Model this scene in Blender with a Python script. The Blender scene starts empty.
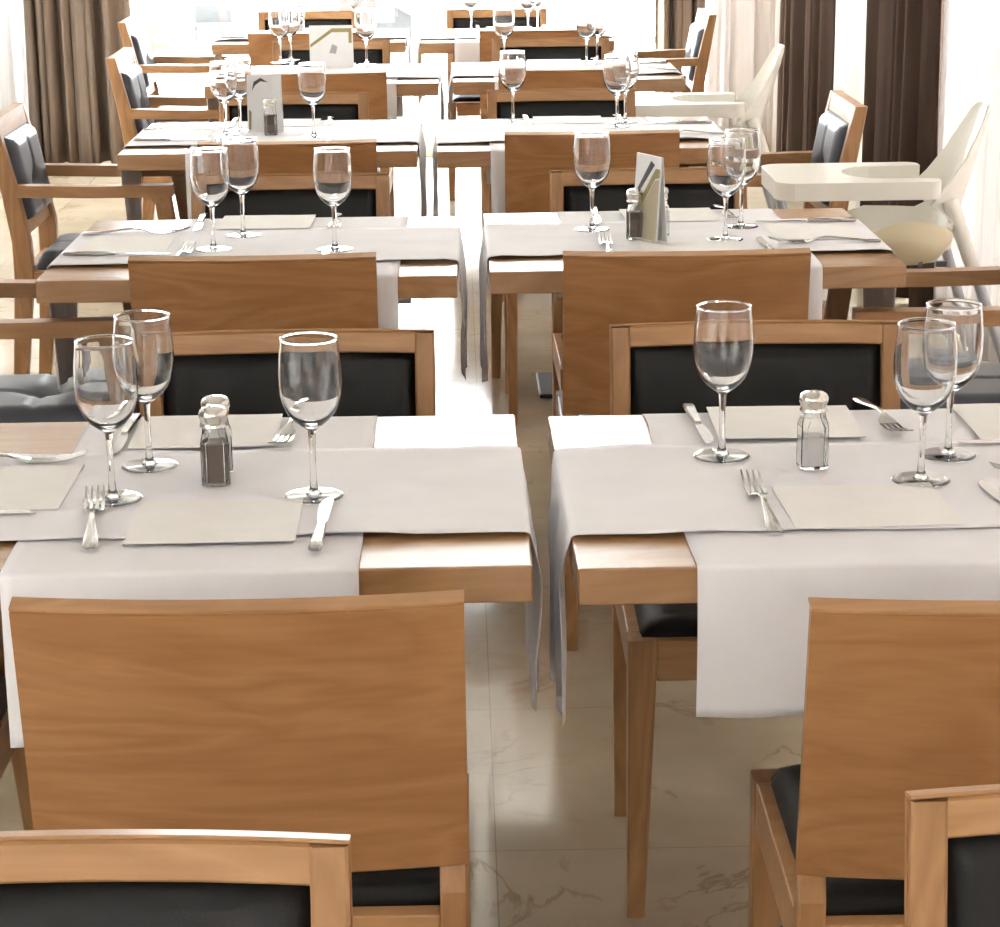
import bpy, bmesh, math, random
from mathutils import Vector, Matrix, noise
random.seed(7)
C = bpy.context.scene.collection
scene = bpy.context.scene
PI = math.pi

# ------------------------------------------------------------------ camera
F_PX = 2229.52
cam_data = bpy.data.cameras.new('camera')
cam_data.sensor_fit = 'HORIZONTAL'
cam_data.sensor_width = 36.0
cam_data.lens = 36.0 * F_PX / 1000.0
cam_data.clip_start = 0.05
cam_data.clip_end = 200
cam = bpy.data.objects.new('camera', cam_data)
C.objects.link(cam)
PITCH, YAW, ROLL = 0.27176, -0.0166, -0.0119
cam.matrix_world = (Matrix.Translation((0, 0, 1.5405)) @ Matrix.Rotation(YAW, 4, 'Z')
                    @ Matrix.Rotation(PI / 2 - PITCH, 4, 'X') @ Matrix.Rotation(ROLL, 4, 'Z'))
scene.camera = cam

# ------------------------------------------------------------------ sky and exposure
SKY = 13.0
world = bpy.data.worlds.new('sky')
world.use_nodes = True
scene.world = world
wn = world.node_tree
wn.nodes['Background'].inputs['Color'].default_value = (0.93, 0.97, 1.0, 1)
wn.nodes['Background'].inputs['Strength'].default_value = SKY
sun_data = bpy.data.lights.new('sun', 'SUN')
sun_data.energy = 9.0
sun_data.color = (1.0, 0.96, 0.90)
sun_data.angle = math.radians(2.0)
sun = bpy.data.objects.new('sun', sun_data)
C.objects.link(sun)
sun.rotation_euler = Vector((math.cos(math.radians(50)), -0.25, -math.sin(math.radians(50)))).to_track_quat('-Z', 'Y').to_euler()
vs = scene.view_settings
vs.view_transform = 'Standard'
vs.look = 'None'
vs.gamma = 1
vs.use_curve_mapping = False
vs.exposure = 0.72

# portals in the window openings guide the daylight into the room
def portal(x, y, z, w, h, rz):
    l = bpy.data.lights.new('window_daylight', 'AREA')
    l.shape = 'RECTANGLE'
    l.size = w
    l.size_y = h
    l.cycles.is_portal = True
    o = bpy.data.objects.new('window_daylight', l)
    C.objects.link(o)
    o.location = (x, y, z)
    o.rotation_euler = (PI / 2, 0, rz)   # emits towards local -Z
    return o

# ------------------------------------------------------------------ materials
def new_mat(name):
    m = bpy.data.materials.new(name)
    m.use_nodes = True
    nt = m.node_tree
    return m, nt, nt.nodes['Principled BSDF'], nt.nodes['Material Output']

def N(nt, t, **kw):
    n = nt.nodes.new(t)
    for k, v in kw.items():
        setattr(n, k, v)
    return n

def ramp(nt, stops):
    r = N(nt, 'ShaderNodeValToRGB')
    e = r.color_ramp.elements
    while len(e) < len(stops):
        e.new(0.5)
    for i, (p, c) in enumerate(stops):
        e[i].position = p
        e[i].color = (*c, 1)
    return r

def wood(name, dark, light, axis='x', rough=0.35, spec=0.5, fine=1.0, coat=0.0):
    m, nt, b, out = new_mat(name)
    tc = N(nt, 'ShaderNodeTexCoord')
    oi = N(nt, 'ShaderNodeObjectInfo')
    ad = N(nt, 'ShaderNodeVectorMath', operation='ADD')
    mul = N(nt, 'ShaderNodeVectorMath', operation='SCALE')
    mul.inputs['Scale'].default_value = 7.3
    comb = N(nt, 'ShaderNodeCombineXYZ')
    for i in range(3):
        nt.links.new(oi.outputs['Random'], comb.inputs[i])
    nt.links.new(comb.outputs[0], mul.inputs[0])
    nt.links.new(tc.outputs['Object'], ad.inputs[0])
    nt.links.new(mul.outputs[0], ad.inputs[1])
    mp = N(nt, 'ShaderNodeMapping')
    lo, hi = 0.9, 4.6
    mp.inputs['Scale'].default_value = {'x': (lo, hi, hi), 'y': (hi, lo, hi), 'z': (hi, hi, lo)}[axis]
    nt.links.new(ad.outputs[0], mp.inputs['Vector'])
    n1 = N(nt, 'ShaderNodeTexNoise')
    n1.inputs['Scale'].default_value = 1.6
    n1.inputs['Detail'].default_value = 3
    n1.inputs['Distortion'].default_value = 0.9
    nt.links.new(mp.outputs[0], n1.inputs['Vector'])
    # growth rings from the noise field
    mm = N(nt, 'ShaderNodeMath', operation='MULTIPLY')
    mm.inputs[1].default_value = 8.0
    nt.links.new(n1.outputs['Fac'], mm.inputs[0])
    fr = N(nt, 'ShaderNodeMath', operation='PINGPONG')
    fr.inputs[1].default_value = 0.5
    nt.links.new(mm.outputs[0], fr.inputs[0])
    mp2 = N(nt, 'ShaderNodeMapping')
    lo, hi = 6.0, 160.0
    mp2.inputs['Scale'].default_value = {'x': (lo, hi, hi), 'y': (hi, lo, hi), 'z': (hi, hi, lo)}[axis]
    nt.links.new(ad.outputs[0], mp2.inputs['Vector'])
    n2 = N(nt, 'ShaderNodeTexNoise')
    n2.inputs['Scale'].default_value = fine
    n2.inputs['Detail'].default_value = 2
    nt.links.new(mp2.outputs[0], n2.inputs['Vector'])
    mix = N(nt, 'ShaderNodeMath', operation='ADD')
    s2 = N(nt, 'ShaderNodeMath', operation='MULTIPLY')
    s2.inputs[1].default_value = 0.40
    nt.links.new(n2.outputs['Fac'], s2.inputs[0])
    frs = N(nt, 'ShaderNodeMath', operation='MULTIPLY')
    frs.inputs[1].default_value = 0.75
    nt.links.new(fr.outputs[0], frs.inputs[0])
    nt.links.new(frs.outputs[0], mix.inputs[0])
    nt.links.new(s2.outputs[0], mix.inputs[1])
    r = ramp(nt, [(0.15, dark), (0.68, light)])
    nt.links.new(mix.outputs[0], r.inputs['Fac'])
    nt.links.new(r.outputs['Color'], b.inputs['Base Color'])
    b.inputs['Roughness'].default_value = rough
    b.inputs['Specular IOR Level'].default_value = spec
    b.inputs['Coat Weight'].default_value = coat
    b.inputs['Coat Roughness'].default_value = 0.12
    return m

BD, BL_ = (0.345, 0.155, 0.054), (0.45, 0.228, 0.092)
M_PLY = wood('beech_plywood', BD, BL_, 'x', 0.38)
M_WX = wood('beech_across', (0.40, 0.20, 0.078), (0.52, 0.29, 0.13), 'x', 0.33)
M_WZ = wood('beech_upright', (0.33, 0.16, 0.06), (0.45, 0.24, 0.10), 'z', 0.35)
M_WY = wood('beech_lengthwise', (0.36, 0.18, 0.07), (0.46, 0.25, 0.11), 'y', 0.33)
M_TOP = wood('lacquered_tabletop', (0.37, 0.185, 0.072), (0.47, 0.26, 0.115), 'x', 0.27, 1.0)

def simple(name, col, rough=0.5, metal=0.0, spec=0.5, noise_amt=0.0, nscale=40, bump=0.0, bscale=300):
    m, nt, b, out = new_mat(name)
    b.inputs['Base Color'].default_value = (*col, 1)
    b.inputs['Roughness'].default_value = rough
    b.inputs['Metallic'].default_value = metal
    b.inputs['Specular IOR Level'].default_value = spec
    if noise_amt or bump:
        tc = N(nt, 'ShaderNodeTexCoord')
    if noise_amt:
        n = N(nt, 'ShaderNodeTexNoise')
        n.inputs['Scale'].default_value = nscale
        n.inputs['Detail'].default_value = 4
        nt.links.new(tc.outputs['Object'], n.inputs['Vector'])
        r = ramp(nt, [(0.3, tuple(c * (1 - noise_amt) for c in col)), (0.7, tuple(min(1, c * (1 + noise_amt)) for c in col))])
        nt.links.new(n.outputs['Fac'], r.inputs['Fac'])
        nt.links.new(r.outputs['Color'], b.inputs['Base Color'])
    if bump:
        n = N(nt, 'ShaderNodeTexNoise')
        n.inputs['Scale'].default_value = bscale
        nt.links.new(tc.outputs['Object'], n.inputs['Vector'])
        bp = N(nt, 'ShaderNodeBump')
        bp.inputs['Strength'].default_value = bump
        bp.inputs['Distance'].default_value = 0.002
        nt.links.new(n.outputs['Fac'], bp.inputs['Height'])
        nt.links.new(bp.outputs['Normal'], b.inputs['Normal'])
    return m

M_BLACK = simple('black_leather', (0.011, 0.010, 0.010), 0.46, spec=0.28, bump=0.12, bscale=420)
M_GREY = simple('charcoal_leather', (0.064, 0.072, 0.094), 0.36, bump=0.12, bscale=420)
M_CLOTH = simple('white_linen', (0.87, 0.845, 0.855), 0.85, spec=0.2, noise_amt=0.03, nscale=9, bump=0.15, bscale=900)
M_PAPER = simple('cream_paper', (0.88, 0.845, 0.80), 0.8, spec=0.2, noise_amt=0.02, nscale=20)
M_STEEL = simple('polished_steel', (0.47, 0.46, 0.44), 0.17, metal=1.0)
M_LID = simple('steel_lid', (0.70, 0.67, 0.63), 0.2, metal=1.0)
M_BASE = simple('black_base', (0.02, 0.02, 0.02), 0.45)
M_PLASTIC = simple('cream_plastic', (0.88, 0.85, 0.76), 0.3)
M_PLASTIC2 = simple('yellowed_plastic', (0.70, 0.60, 0.40), 0.35)
M_TUBE = simple('grey_tube', (0.48, 0.49, 0.52), 0.35, metal=0.3)
M_WALL = simple('white_plaster', (0.82, 0.80, 0.76), 0.8, noise_amt=0.02, nscale=5)
M_PIER = simple('cream_plaster', (0.66, 0.60, 0.50), 0.8, noise_amt=0.02, nscale=5)
M_FRAME = simple('white_frame', (0.85, 0.85, 0.84), 0.35)
M_PEPPER = simple('ground_pepper', (0.19, 0.145, 0.11), 0.95, noise_amt=0.35, nscale=700)
M_SALT = simple('salt', (0.86, 0.84, 0.82), 0.9, noise_amt=0.04, nscale=800)
M_CARD = simple('printed_card', (0.84, 0.83, 0.82), 0.4, noise_amt=0.02, nscale=30)
M_OLIVE = simple('olive_ink', (0.33, 0.27, 0.10), 0.5)
M_INK = simple('dark_ink', (0.07, 0.07, 0.08), 0.5)
M_TAN = simple('tan_ink', (0.50, 0.44, 0.30), 0.5)
M_GINK = simple('grey_ink', (0.42, 0.41, 0.40), 0.5)
M_TERRACE = simple('pale_terrace', (0.78, 0.77, 0.74), 0.9, noise_amt=0.05, nscale=3)
M_OUTGREY = simple('outdoor_grey', (0.014, 0.014, 0.015), 0.7)
M_OUTMID = simple('outdoor_mid_grey', (0.034, 0.034, 0.033), 0.7)

def glass(name, ior=1.5, tint=(1, 1, 1)):
    m, nt, b, out = new_mat(name)
    nt.nodes.remove(b)
    g = N(nt, 'ShaderNodeBsdfGlass')
    g.inputs['Color'].default_value = (*tint, 1)
    g.inputs['Roughness'].default_value = 0.0
    g.inputs['IOR'].default_value = ior
    nt.links.new(g.outputs[0], out.inputs['Surface'])
    return m
M_GLASS = glass('clear_glass', 1.47, (0.99, 0.99, 0.99))

def pane_mat():
    m, nt, b, out = new_mat('window_pane')
    nt.nodes.remove(b)
    t = N(nt, 'ShaderNodeBsdfTransparent')
    t.inputs['Color'].default_value = (0.97, 0.98, 0.98, 1)
    g = N(nt, 'ShaderNodeBsdfGlossy')
    g.inputs['Roughness'].default_value = 0.0
    mx = N(nt, 'ShaderNodeMixShader')
    mx.inputs[0].default_value = 0.06
    nt.links.new(t.outputs[0], mx.inputs[1])
    nt.links.new(g.outputs[0], mx.inputs[2])
    nt.links.new(mx.outputs[0], out.inputs['Surface'])
    return m
M_PANE = pane_mat()

def fabric(name, col, transp=0.0, transl=0.0, tcol=None):
    m, nt, b, out = new_mat(name)
    nt.nodes.remove(b)
    tc = N(nt, 'ShaderNodeTexCoord')
    mp = N(nt, 'ShaderNodeMapping')
    mp.inputs['Scale'].default_value = (260, 260, 5)
    nt.links.new(tc.outputs['Object'], mp.inputs['Vector'])
    n = N(nt, 'ShaderNodeTexNoise')
    n.inputs['Scale'].default_value = 1
    nt.links.new(mp.outputs[0], n.inputs['Vector'])
    r = ramp(nt, [(0.3, tuple(c * 0.9 for c in col)), (0.7, tuple(min(1, c * 1.08) for c in col))])
    nt.links.new(n.outputs['Fac'], r.inputs['Fac'])
    d = N(nt, 'ShaderNodeBsdfDiffuse')
    nt.links.new(r.outputs['Color'], d.inputs['Color'])
    cur = d.outputs[0]
    if transl:
        t = N(nt, 'ShaderNodeBsdfTranslucent')
        t.inputs['Color'].default_value = (*(tcol or col), 1)
        mx = N(nt, 'ShaderNodeMixShader')
        mx.inputs[0].default_value = transl
        nt.links.new(cur, mx.inputs[1])
        nt.links.new(t.outputs[0], mx.inputs[2])
        cur = mx.outputs[0]
    if transp:
        t = N(nt, 'ShaderNodeBsdfTransparent')
        mx = N(nt, 'ShaderNodeMixShader')
        mx.inputs[0].default_value = transp
        nt.links.new(cur, mx.inputs[1])
        nt.links.new(t.outputs[0], mx.inputs[2])
        cur = mx.outputs[0]
    nt.links.new(cur, out.inputs['Surface'])
    return m
M_DRAPE = fabric('brown_drape', (0.255, 0.20, 0.16))
M_DRAPE2 = fabric('dark_brown_drape', (0.075, 0.05, 0.039))
M_FROST = fabric('frosted_panel', (0.85, 0.85, 0.84), 0.45, 0.7)
M_SHEER = fabric('white_sheer', (0.86, 0.84, 0.82), 0.12, 0.5, (0.55, 0.53, 0.52))

M_SHEER2 = fabric('dimmed_white_sheer', (0.80, 0.74, 0.70), 0.02, 0.5, (0.50, 0.47, 0.455))  # white sheer made less translucent, standing in for weaker daylight on the right

def marble():
    m, nt, b, out = new_mat('beige_marble_tiles')
    tc = N(nt, 'ShaderNodeTexCoord')
    mp = N(nt, 'ShaderNodeMapping')
    mp.inputs['Location'].default_value = (-0.04, -3.24, 0)
    nt.links.new(tc.outputs['Object'], mp.inputs['Vector'])
    br = N(nt, 'ShaderNodeTexBrick', offset=0.0, squash=1.0)
    br.inputs['Color1'].default_value = (0.485, 0.41, 0.30, 1)
    br.inputs['Color2'].default_value = (0.53, 0.455, 0.345, 1)
    br.inputs['Mortar'].default_value = (0.33, 0.28, 0.21, 1)
    br.inputs['Scale'].default_value = 1
    br.inputs['Mortar Size'].default_value = 0.0012
    br.inputs['Mortar Smooth'].default_value = 0.2
    br.inputs['Brick Width'].default_value = 0.6
    br.inputs['Row Height'].default_value = 0.6
    br.inputs['Bias'].default_value = 0.0
    nt.links.new(mp.outputs[0], br.inputs['Vector'])
    cl = N(nt, 'ShaderNodeTexNoise')
    cl.inputs['Scale'].default_value = 3.2
    cl.inputs['Detail'].default_value = 5
    nt.links.new(mp.outputs[0], cl.inputs['Vector'])
    rc = ramp(nt, [(0.3, (0.8, 0.78, 0.74)), (0.7, (1.08, 1.06, 1.04))])
    nt.links.new(cl.outputs['Fac'], rc.inputs['Fac'])
    m1 = N(nt, 'ShaderNodeMix', data_type='RGBA', blend_type='MULTIPLY')
    m1.inputs[0].default_value = 1.0
    nt.links.new(br.outputs['Color'], m1.inputs[6])
    nt.links.new(rc.outputs['Color'], m1.inputs[7])
    # brown veins: thin level lines of a distorted noise, broken by a second noise
    v = N(nt, 'ShaderNodeTexNoise')
    v.inputs['Scale'].default_value = 2.4
    v.inputs['Detail'].default_value = 6
    v.inputs['Roughness'].default_value = 0.55
    v.inputs['Distortion'].default_value = 1.2
    nt.links.new(mp.outputs[0], v.inputs['Vector'])
    rv = ramp(nt, [(0.485, (0, 0, 0)), (0.5, (1, 1, 1)), (0.515, (0, 0, 0))])
    nt.links.new(v.outputs['Fac'], rv.inputs['Fac'])
    v2 = N(nt, 'ShaderNodeTexNoise')
    v2.inputs['Scale'].default_value = 4.0
    nt.links.new(mp.outputs[0], v2.inputs['Vector'])
    rv2 = ramp(nt, [(0.45, (0, 0, 0)), (0.62, (0.75, 0.75, 0.75))])
    nt.links.new(v2.outputs['Fac'], rv2.inputs['Fac'])
    mv = N(nt, 'ShaderNodeMath', operation='MULTIPLY')
    nt.links.new(rv.outputs['Color'], mv.inputs[0])
    nt.links.new(rv2.outputs['Color'], mv.inputs[1])
    m2 = N(nt, 'ShaderNodeMix', data_type='RGBA')
    nt.links.new(mv.outputs[0], m2.inputs[0])
    nt.links.new(m1.outputs[2], m2.inputs[6])
    m2.inputs[7].default_value = (0.30, 0.21, 0.13, 1)
    nt.links.new(m2.outputs[2], b.inputs['Base Color'])
    b.inputs['Roughness'].default_value = 0.1
    b.inputs['Specular IOR Level'].default_value = 0.38
    return m
M_FLOOR = marble()

# ------------------------------------------------------------------ mesh helpers
def obj(name, bm, mat, parent=None, smooth=False, loc=None, sharp=None):
    me = bpy.data.meshes.new(name)
    bmesh.ops.recalc_face_normals(bm, faces=bm.faces[:])
    bm.to_mesh(me)
    bm.free()
    if smooth:
        for p in me.polygons:
            p.use_smooth = True
        if sharp is not None:
            me.set_sharp_from_angle(angle=sharp)
    if mat:
        me.materials.append(mat)
    o = bpy.data.objects.new(name, me)
    C.objects.link(o)
    if parent:
        o.parent = parent
    if loc:
        o.location = loc
    return o

def tag(o, label=None, cat=None, group=None, kind=None):
    if label: o['label'] = label
    if cat: o['category'] = cat
    if group: o['group'] = group
    if kind: o['kind'] = kind
    return o

def thing(name, label, cat, loc=(0, 0, 0), rz=0, group=None):
    o = bpy.data.objects.new(name, None)
    o.empty_display_size = 0.1
    C.objects.link(o)
    o.location = loc
    o.rotation_euler = (0, 0, rz)
    return tag(o, label, cat, group)

def dup(root, loc, rz, label, group=None):
    r = root.copy()
    C.objects.link(r)
    r.location = loc
    r.rotation_euler = (0, 0, rz)
    r['label'] = label
    if group: r['group'] = group
    for ch in list(root.children):
        c = ch.copy()
        C.objects.link(c)
        c.parent = r
        for g in ch.children:
            d = g.copy()
            C.objects.link(d)
            d.parent = c
    return r

class Proto:
    """first call moves the built thing itself, later calls copy it"""
    def __init__(self, root):
        self.root, self.used = root, False
    def put(self, loc, rz, label, group=None):
        if not self.used:
            self.used = True
            o = self.root
            o.location = loc
            o.rotation_euler = (0, 0, rz)
            o['label'] = label
            if group: o['group'] = group
            return o
        return dup(self.root, loc, rz, label, group)

def B():
    return bmesh.new()

def box(bm, x0, x1, y0, y1, z0, z1, b=0.0, seg=2):
    r = bmesh.ops.create_cube(bm, size=1)
    vs_ = r['verts']
    for v in vs_:
        v.co = Vector(((x0 + x1) / 2 + v.co.x * (x1 - x0), (y0 + y1) / 2 + v.co.y * (y1 - y0), (z0 + z1) / 2 + v.co.z * (z1 - z0)))
    if b:
        es = list({e for v in vs_ for e in v.link_edges})
        bmesh.ops.bevel(bm, geom=es, offset=b, segments=seg, affect='EDGES', profile=0.5)
    return bm

def prism(bm, rings, caps=True):
    """rings: list of equally long point loops, joined by quads"""
    vr = [[bm.verts.new(p) for p in r] for r in rings]
    n = len(vr[0])
    for a, b2 in zip(vr, vr[1:]):
        for i in range(n):
            j = (i + 1) % n
            bm.faces.new((a[i], a[j], b2[j], b2[i]))
    if caps:
        bm.faces.new(vr[0][::-1])
        bm.faces.new(vr[-1])
    return vr

def rect(cx, cy, z, w, d, ch=0.003):
    w, d = w / 2, d / 2
    return [(cx - w + ch, cy - d, z), (cx + w - ch, cy - d, z), (cx + w, cy - d + ch, z), (cx + w, cy + d - ch, z),
            (cx + w - ch, cy + d, z), (cx - w + ch, cy + d, z), (cx - w, cy + d - ch, z), (cx - w, cy - d + ch, z)]

def post(bm, stations):
    """stations: (cx, cy, z, w, d)"""
    prism(bm, [rect(*s) for s in stations])
    return bm

def lathe(bm, prof, n=32, cx=0, cy=0, z0=0):
    rings = []
    for r, z in prof:
        if r <= 1e-6:
            rings.append([bm.verts.new((cx, cy, z0 + z))])
        else:
            rings.append([bm.verts.new((cx + r * math.cos(2 * PI * i / n), cy + r * math.sin(2 * PI * i / n), z0 + z)) for i in range(n)])
    for a, b2 in zip(rings, rings[1:]):
        for i in range(n):
            j = (i + 1) % n
            if len(a) == 1 and len(b2) == 1:
                continue
            if len(a) == 1:
                bm.faces.new((a[0], b2[j], b2[i]))
            elif len(b2) == 1:
                bm.faces.new((a[i], a[j], b2[0]))
            else:
                bm.faces.new((a[i], a[j], b2[j], b2[i]))
    return bm

def tube(bm, pts, rad, n=12):
    rings = []
    for i, p in enumerate(pts):
        p = Vector(p)
        a = Vector(pts[max(0, i - 1)])
        c = Vector(pts[min(len(pts) - 1, i + 1)])
        t = (c - a).normalized()
        u = t.orthogonal().normalized() if abs(t.z) > 0.9 or True else None
        ref = Vector((0, 1, 0)) if abs(t.y) < 0.9 else Vector((1, 0, 0))
        u = t.cross(ref).normalized()
        w = t.cross(u)
        r = rad[i] if isinstance(rad, (list, tuple)) else rad
        rings.append([p + u * r * math.cos(2 * PI * k / n) + w * r * math.sin(2 * PI * k / n) for k in range(n)])
    prism(bm, rings)
    return bm

def grid_solid(bm, P, Q):
    """two matching vertex grids (front, back) closed into a solid sheet"""
    nu, nv = len(P), len(P[0])
    a = [[bm.verts.new(p) for p in r] for r in P]
    b2 = [[bm.verts.new(p) for p in r] for r in Q]
    for i in range(nu - 1):
        for j in range(nv - 1):
            bm.faces.new((a[i][j], a[i + 1][j], a[i + 1][j + 1], a[i][j + 1]))
            bm.faces.new((b2[i][j], b2[i][j + 1], b2[i + 1][j + 1], b2[i + 1][j]))
    for i in range(nu - 1):
        bm.faces.new((a[i][0], b2[i][0], b2[i + 1][0], a[i + 1][0]))
        bm.faces.new((a[i][-1], a[i + 1][-1], b2[i + 1][-1], b2[i][-1]))
    for j in range(nv - 1):
        bm.faces.new((a[0][j], a[0][j + 1], b2[0][j + 1], b2[0][j]))
        bm.faces.new((a[-1][j], b2[-1][j], b2[-1][j + 1], a[-1][j + 1]))
    return bm

def lerp(a, b2, t):
    return a + (b2 - a) * t

# ------------------------------------------------------------------ the setting
XL, XR, YB, YF, H = -2.4, 1.64, -1.6, 11.4, 3.3
WT = 0.2

def struct(name, bm, mat, parent=None):
    o = obj(name, bm, mat, parent)
    if not parent:
        o['kind'] = 'structure'
    return o

b = B(); box(b, XL - WT, XR + WT, YB - WT, YF + WT, -0.1, 0); struct('floor', b, M_FLOOR)
b = B(); box(b, XL - WT, XR + WT, YB - WT, YF + WT, H, H + 0.1); struct('ceiling', b, M_WALL)

def wall_y(bm, x0, x1, openings, z0, z1):
    """a wall running along y with openings [(y0,y1)] from z0 to z1"""
    y = YB - WT
    for a, c in openings + [(YF + WT, None)]:
        box(bm, x0, x1, y, a, 0, H)
        if c is None:
            break
        box(bm, x0, x1, a, c, z1, H)
        if z0 > 0:
            box(bm, x0, x1, a, c, 0, z0)
        y = c

LEFT_OPEN = [(-1.2, 2.1), (4.8, 5.9), (6.2, 10.6)]  # nearest opening added for front light, middle one shortened to dim the second row
RIGHT_OPEN = [(-1.2, 2.9), (3.3, 8.40), (10.0, 10.95)]
b = B(); wall_y(b, XL - WT, XL, LEFT_OPEN, 0.12, 2.45); struct('wall_left', b, M_WALL)
b = B(); wall_y(b, XR, XR + WT, RIGHT_OPEN, 0.12, 2.45); struct('wall_right', b, M_PIER)
FX0, FX1, FZ0, FZ1 = -2.3, 1.5, 0.10, 2.85
b = B()
box(b, XL, FX0, YF, YF + WT, 0, H); box(b, FX1, XR, YF, YF + WT, 0, H)
box(b, FX0, FX1, YF, YF + WT, 0, FZ0); box(b, FX0, FX1, YF, YF + WT, FZ1, H)
struct('wall_far', b, M_WALL)
b = B()
box(b, XL, -1.6, YB - WT, YB, 0, H); box(b, 1.0, XR, YB - WT, YB, 0, H)
box(b, -1.6, 1.0, YB - WT, YB, 0, 0.3); box(b, -1.6, 1.0, YB - WT, YB, 2.45, H)
struct('wall_back', b, M_WALL)

wi = 0
def window_along_y(x, y0, y1, z0, z1, nmul):
    global wi
    wi += 1
    f = B(); t = 0.05
    box(f, x - 0.03, x + 0.03, y0, y0 + t, z0, z1, 0.004); box(f, x - 0.03, x + 0.03, y1 - t, y1, z0, z1, 0.004)
    box(f, x - 0.03, x + 0.03, y0 + t, y1 - t, z0, z0 + t, 0.004); box(f, x - 0.03, x + 0.03, y0 + t, y1 - t, z1 - t, z1, 0.004)
    for k in range(nmul):
        yy = lerp(y0, y1, (k + 1) / (nmul + 1))
        box(f, x - 0.025, x + 0.025, yy - 0.03, yy + 0.03, z0 + t, z1 - t, 0.004)
    w = obj('window_%d' % wi, f, M_FRAME); w['kind'] = 'structure'
    p = B(); box(p, x - 0.003, x + 0.003, y0 + t, y1 - t, z0 + t, z1 - t)
    obj('pane', p, M_PANE, w)

def window_along_x(y, x0, x1, z0, z1, muls, rail=None):
    global wi
    wi += 1
    f = B(); t = 0.05
    box(f, x0, x0 + t, y - 0.03, y + 0.03, z0, z1, 0.004); box(f, x1 - t, x1, y - 0.03, y + 0.03, z0, z1, 0.004)
    box(f, x0 + t, x1 - t, y - 0.03, y + 0.03, z0, z0 + t, 0.004); box(f, x0 + t, x1 - t, y - 0.03, y + 0.03, z1 - t, z1, 0.004)
    for xx in muls:
        box(f, xx - 0.03, xx + 0.03, y - 0.025, y + 0.025, z0 + t, z1 - t, 0.004)
    if rail:
        box(f, x0 + t, x1 - t, y - 0.028, y + 0.028, rail - 0.04, rail, 0.004)
    w = obj('window_%d' % wi, f, M_FRAME); w['kind'] = 'structure'
    p = B(); box(p, x0 + t, x1 - t, y - 0.003, y + 0.003, (rail or z0 + t), z1 - t)
    obj('pane', p, M_PANE, w)
    if rail:
        p = B(); box(p, x0 + t, x1 - t, y - 0.003, y + 0.003, z0 + t, rail - 0.04)
        obj('frosted_pane', p, M_FROST, w)

for a, c in LEFT_OPEN:
    window_along_y(XL - 0.1, a, c, 0.12, 2.45, 2)
    portal(XL - WT + 0.01, (a + c) / 2, 1.285, c - a, 2.33, -PI / 2)
for a, c in RIGHT_OPEN:
    window_along_y(XR + 0.1, a, c, 0.12, 2.45, 2)
    portal(XR + WT - 0.01, (a + c) / 2, 1.285, c - a, 2.33, PI / 2)
window_along_x(YF + 0.1, FX0, FX1, FZ0, FZ1, [-1.56, -0.2, 1.2], 0.585)
portal((FX0 + FX1) / 2, YF + WT - 0.01, (FZ0 + FZ1) / 2, FX1 - FX0, FZ1 - FZ0, PI)
for nm, args in (('baseboard_far', (XL, XR, YF - 0.015, YF)),):
    b = B(); box(b, *args, 0, 0.09, 0.003); struct(nm, b, M_FRAME)

window_along_x(YB - 0.1, -1.6, 1.0, 0.3, 2.45, [-0.7, 0.1])  # unseen window behind the camera, added to light the near chair backs
portal(-0.3, YB - WT + 0.01, 1.375, 2.6, 2.15, 0)
b = B(); box(b, XR - 0.13, XR, 8.44, 9.02, 0, H); struct('trim_1', b, M_PIER)
# terrace outside
b = B(); box(b, -40, 40, -30, 60, -0.32, -0.22); struct('ground', b, M_TERRACE)

# ------------------------------------------------------------------ curtains
def curtain(name, p0, p1, z0, z1, folds, amp, mat, label, seed, flare=0.0, group=None, irregular=0.35):
    """hanging sheet from p0 to p1 in plan, folded along its normal"""
    rnd = random.Random(seed)
    p0, p1 = Vector((*p0, 0)), Vector((*p1, 0))
    d = p1 - p0
    L = d.length
    d.normalize()
    nrm = Vector((-d.y, d.x, 0))
    nu, nv = max(40, folds * 14), 14
    ph = [rnd.uniform(-1, 1) for _ in range(8)]
    P, Q = [], []
    for i in range(nu + 1):
        u = i / nu
        w = u + irregular * 0.5 / folds * math.sin(2 * PI * u * folds * 0.37 + ph[0] * 3) + irregular * 0.3 / folds * math.sin(2 * PI * u * folds * 0.83 + ph[1] * 3)
        cp, cq = [], []
        for j in range(nv + 1):
            v = j / nv
            z = lerp(z1, z0, v)
            a = amp * (0.65 + 0.45 * v) * (0.8 + 0.4 * noise.noise((u * folds * 0.6, seed, v * 0.8)))
            ang = 2 * PI * w * folds + 0.9 * noise.noise((u * 3, seed + 4.2, v * 1.5))
            s = math.sin(ang)
            off = a * (s * (1.25 - 0.25 * s * s)) + 0.3 * a * math.sin(2.3 * ang + ph[2])
            uu = (u - 0.5) * (1 + flare * v) + 0.5
            p = p0 + d * (uu * L + 0.25 * a * math.cos(ang)) + nrm * off
            cp.append((p.x, p.y, z))
            q = p + nrm * 0.0025
            cq.append((q.x, q.y, z))
        P.append(cp); Q.append(cq)
    bm = B()
    grid_solid(bm, P, Q)
    o = obj(name, bm, mat, None, True)
    return tag(o, label, 'curtain', group)

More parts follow.
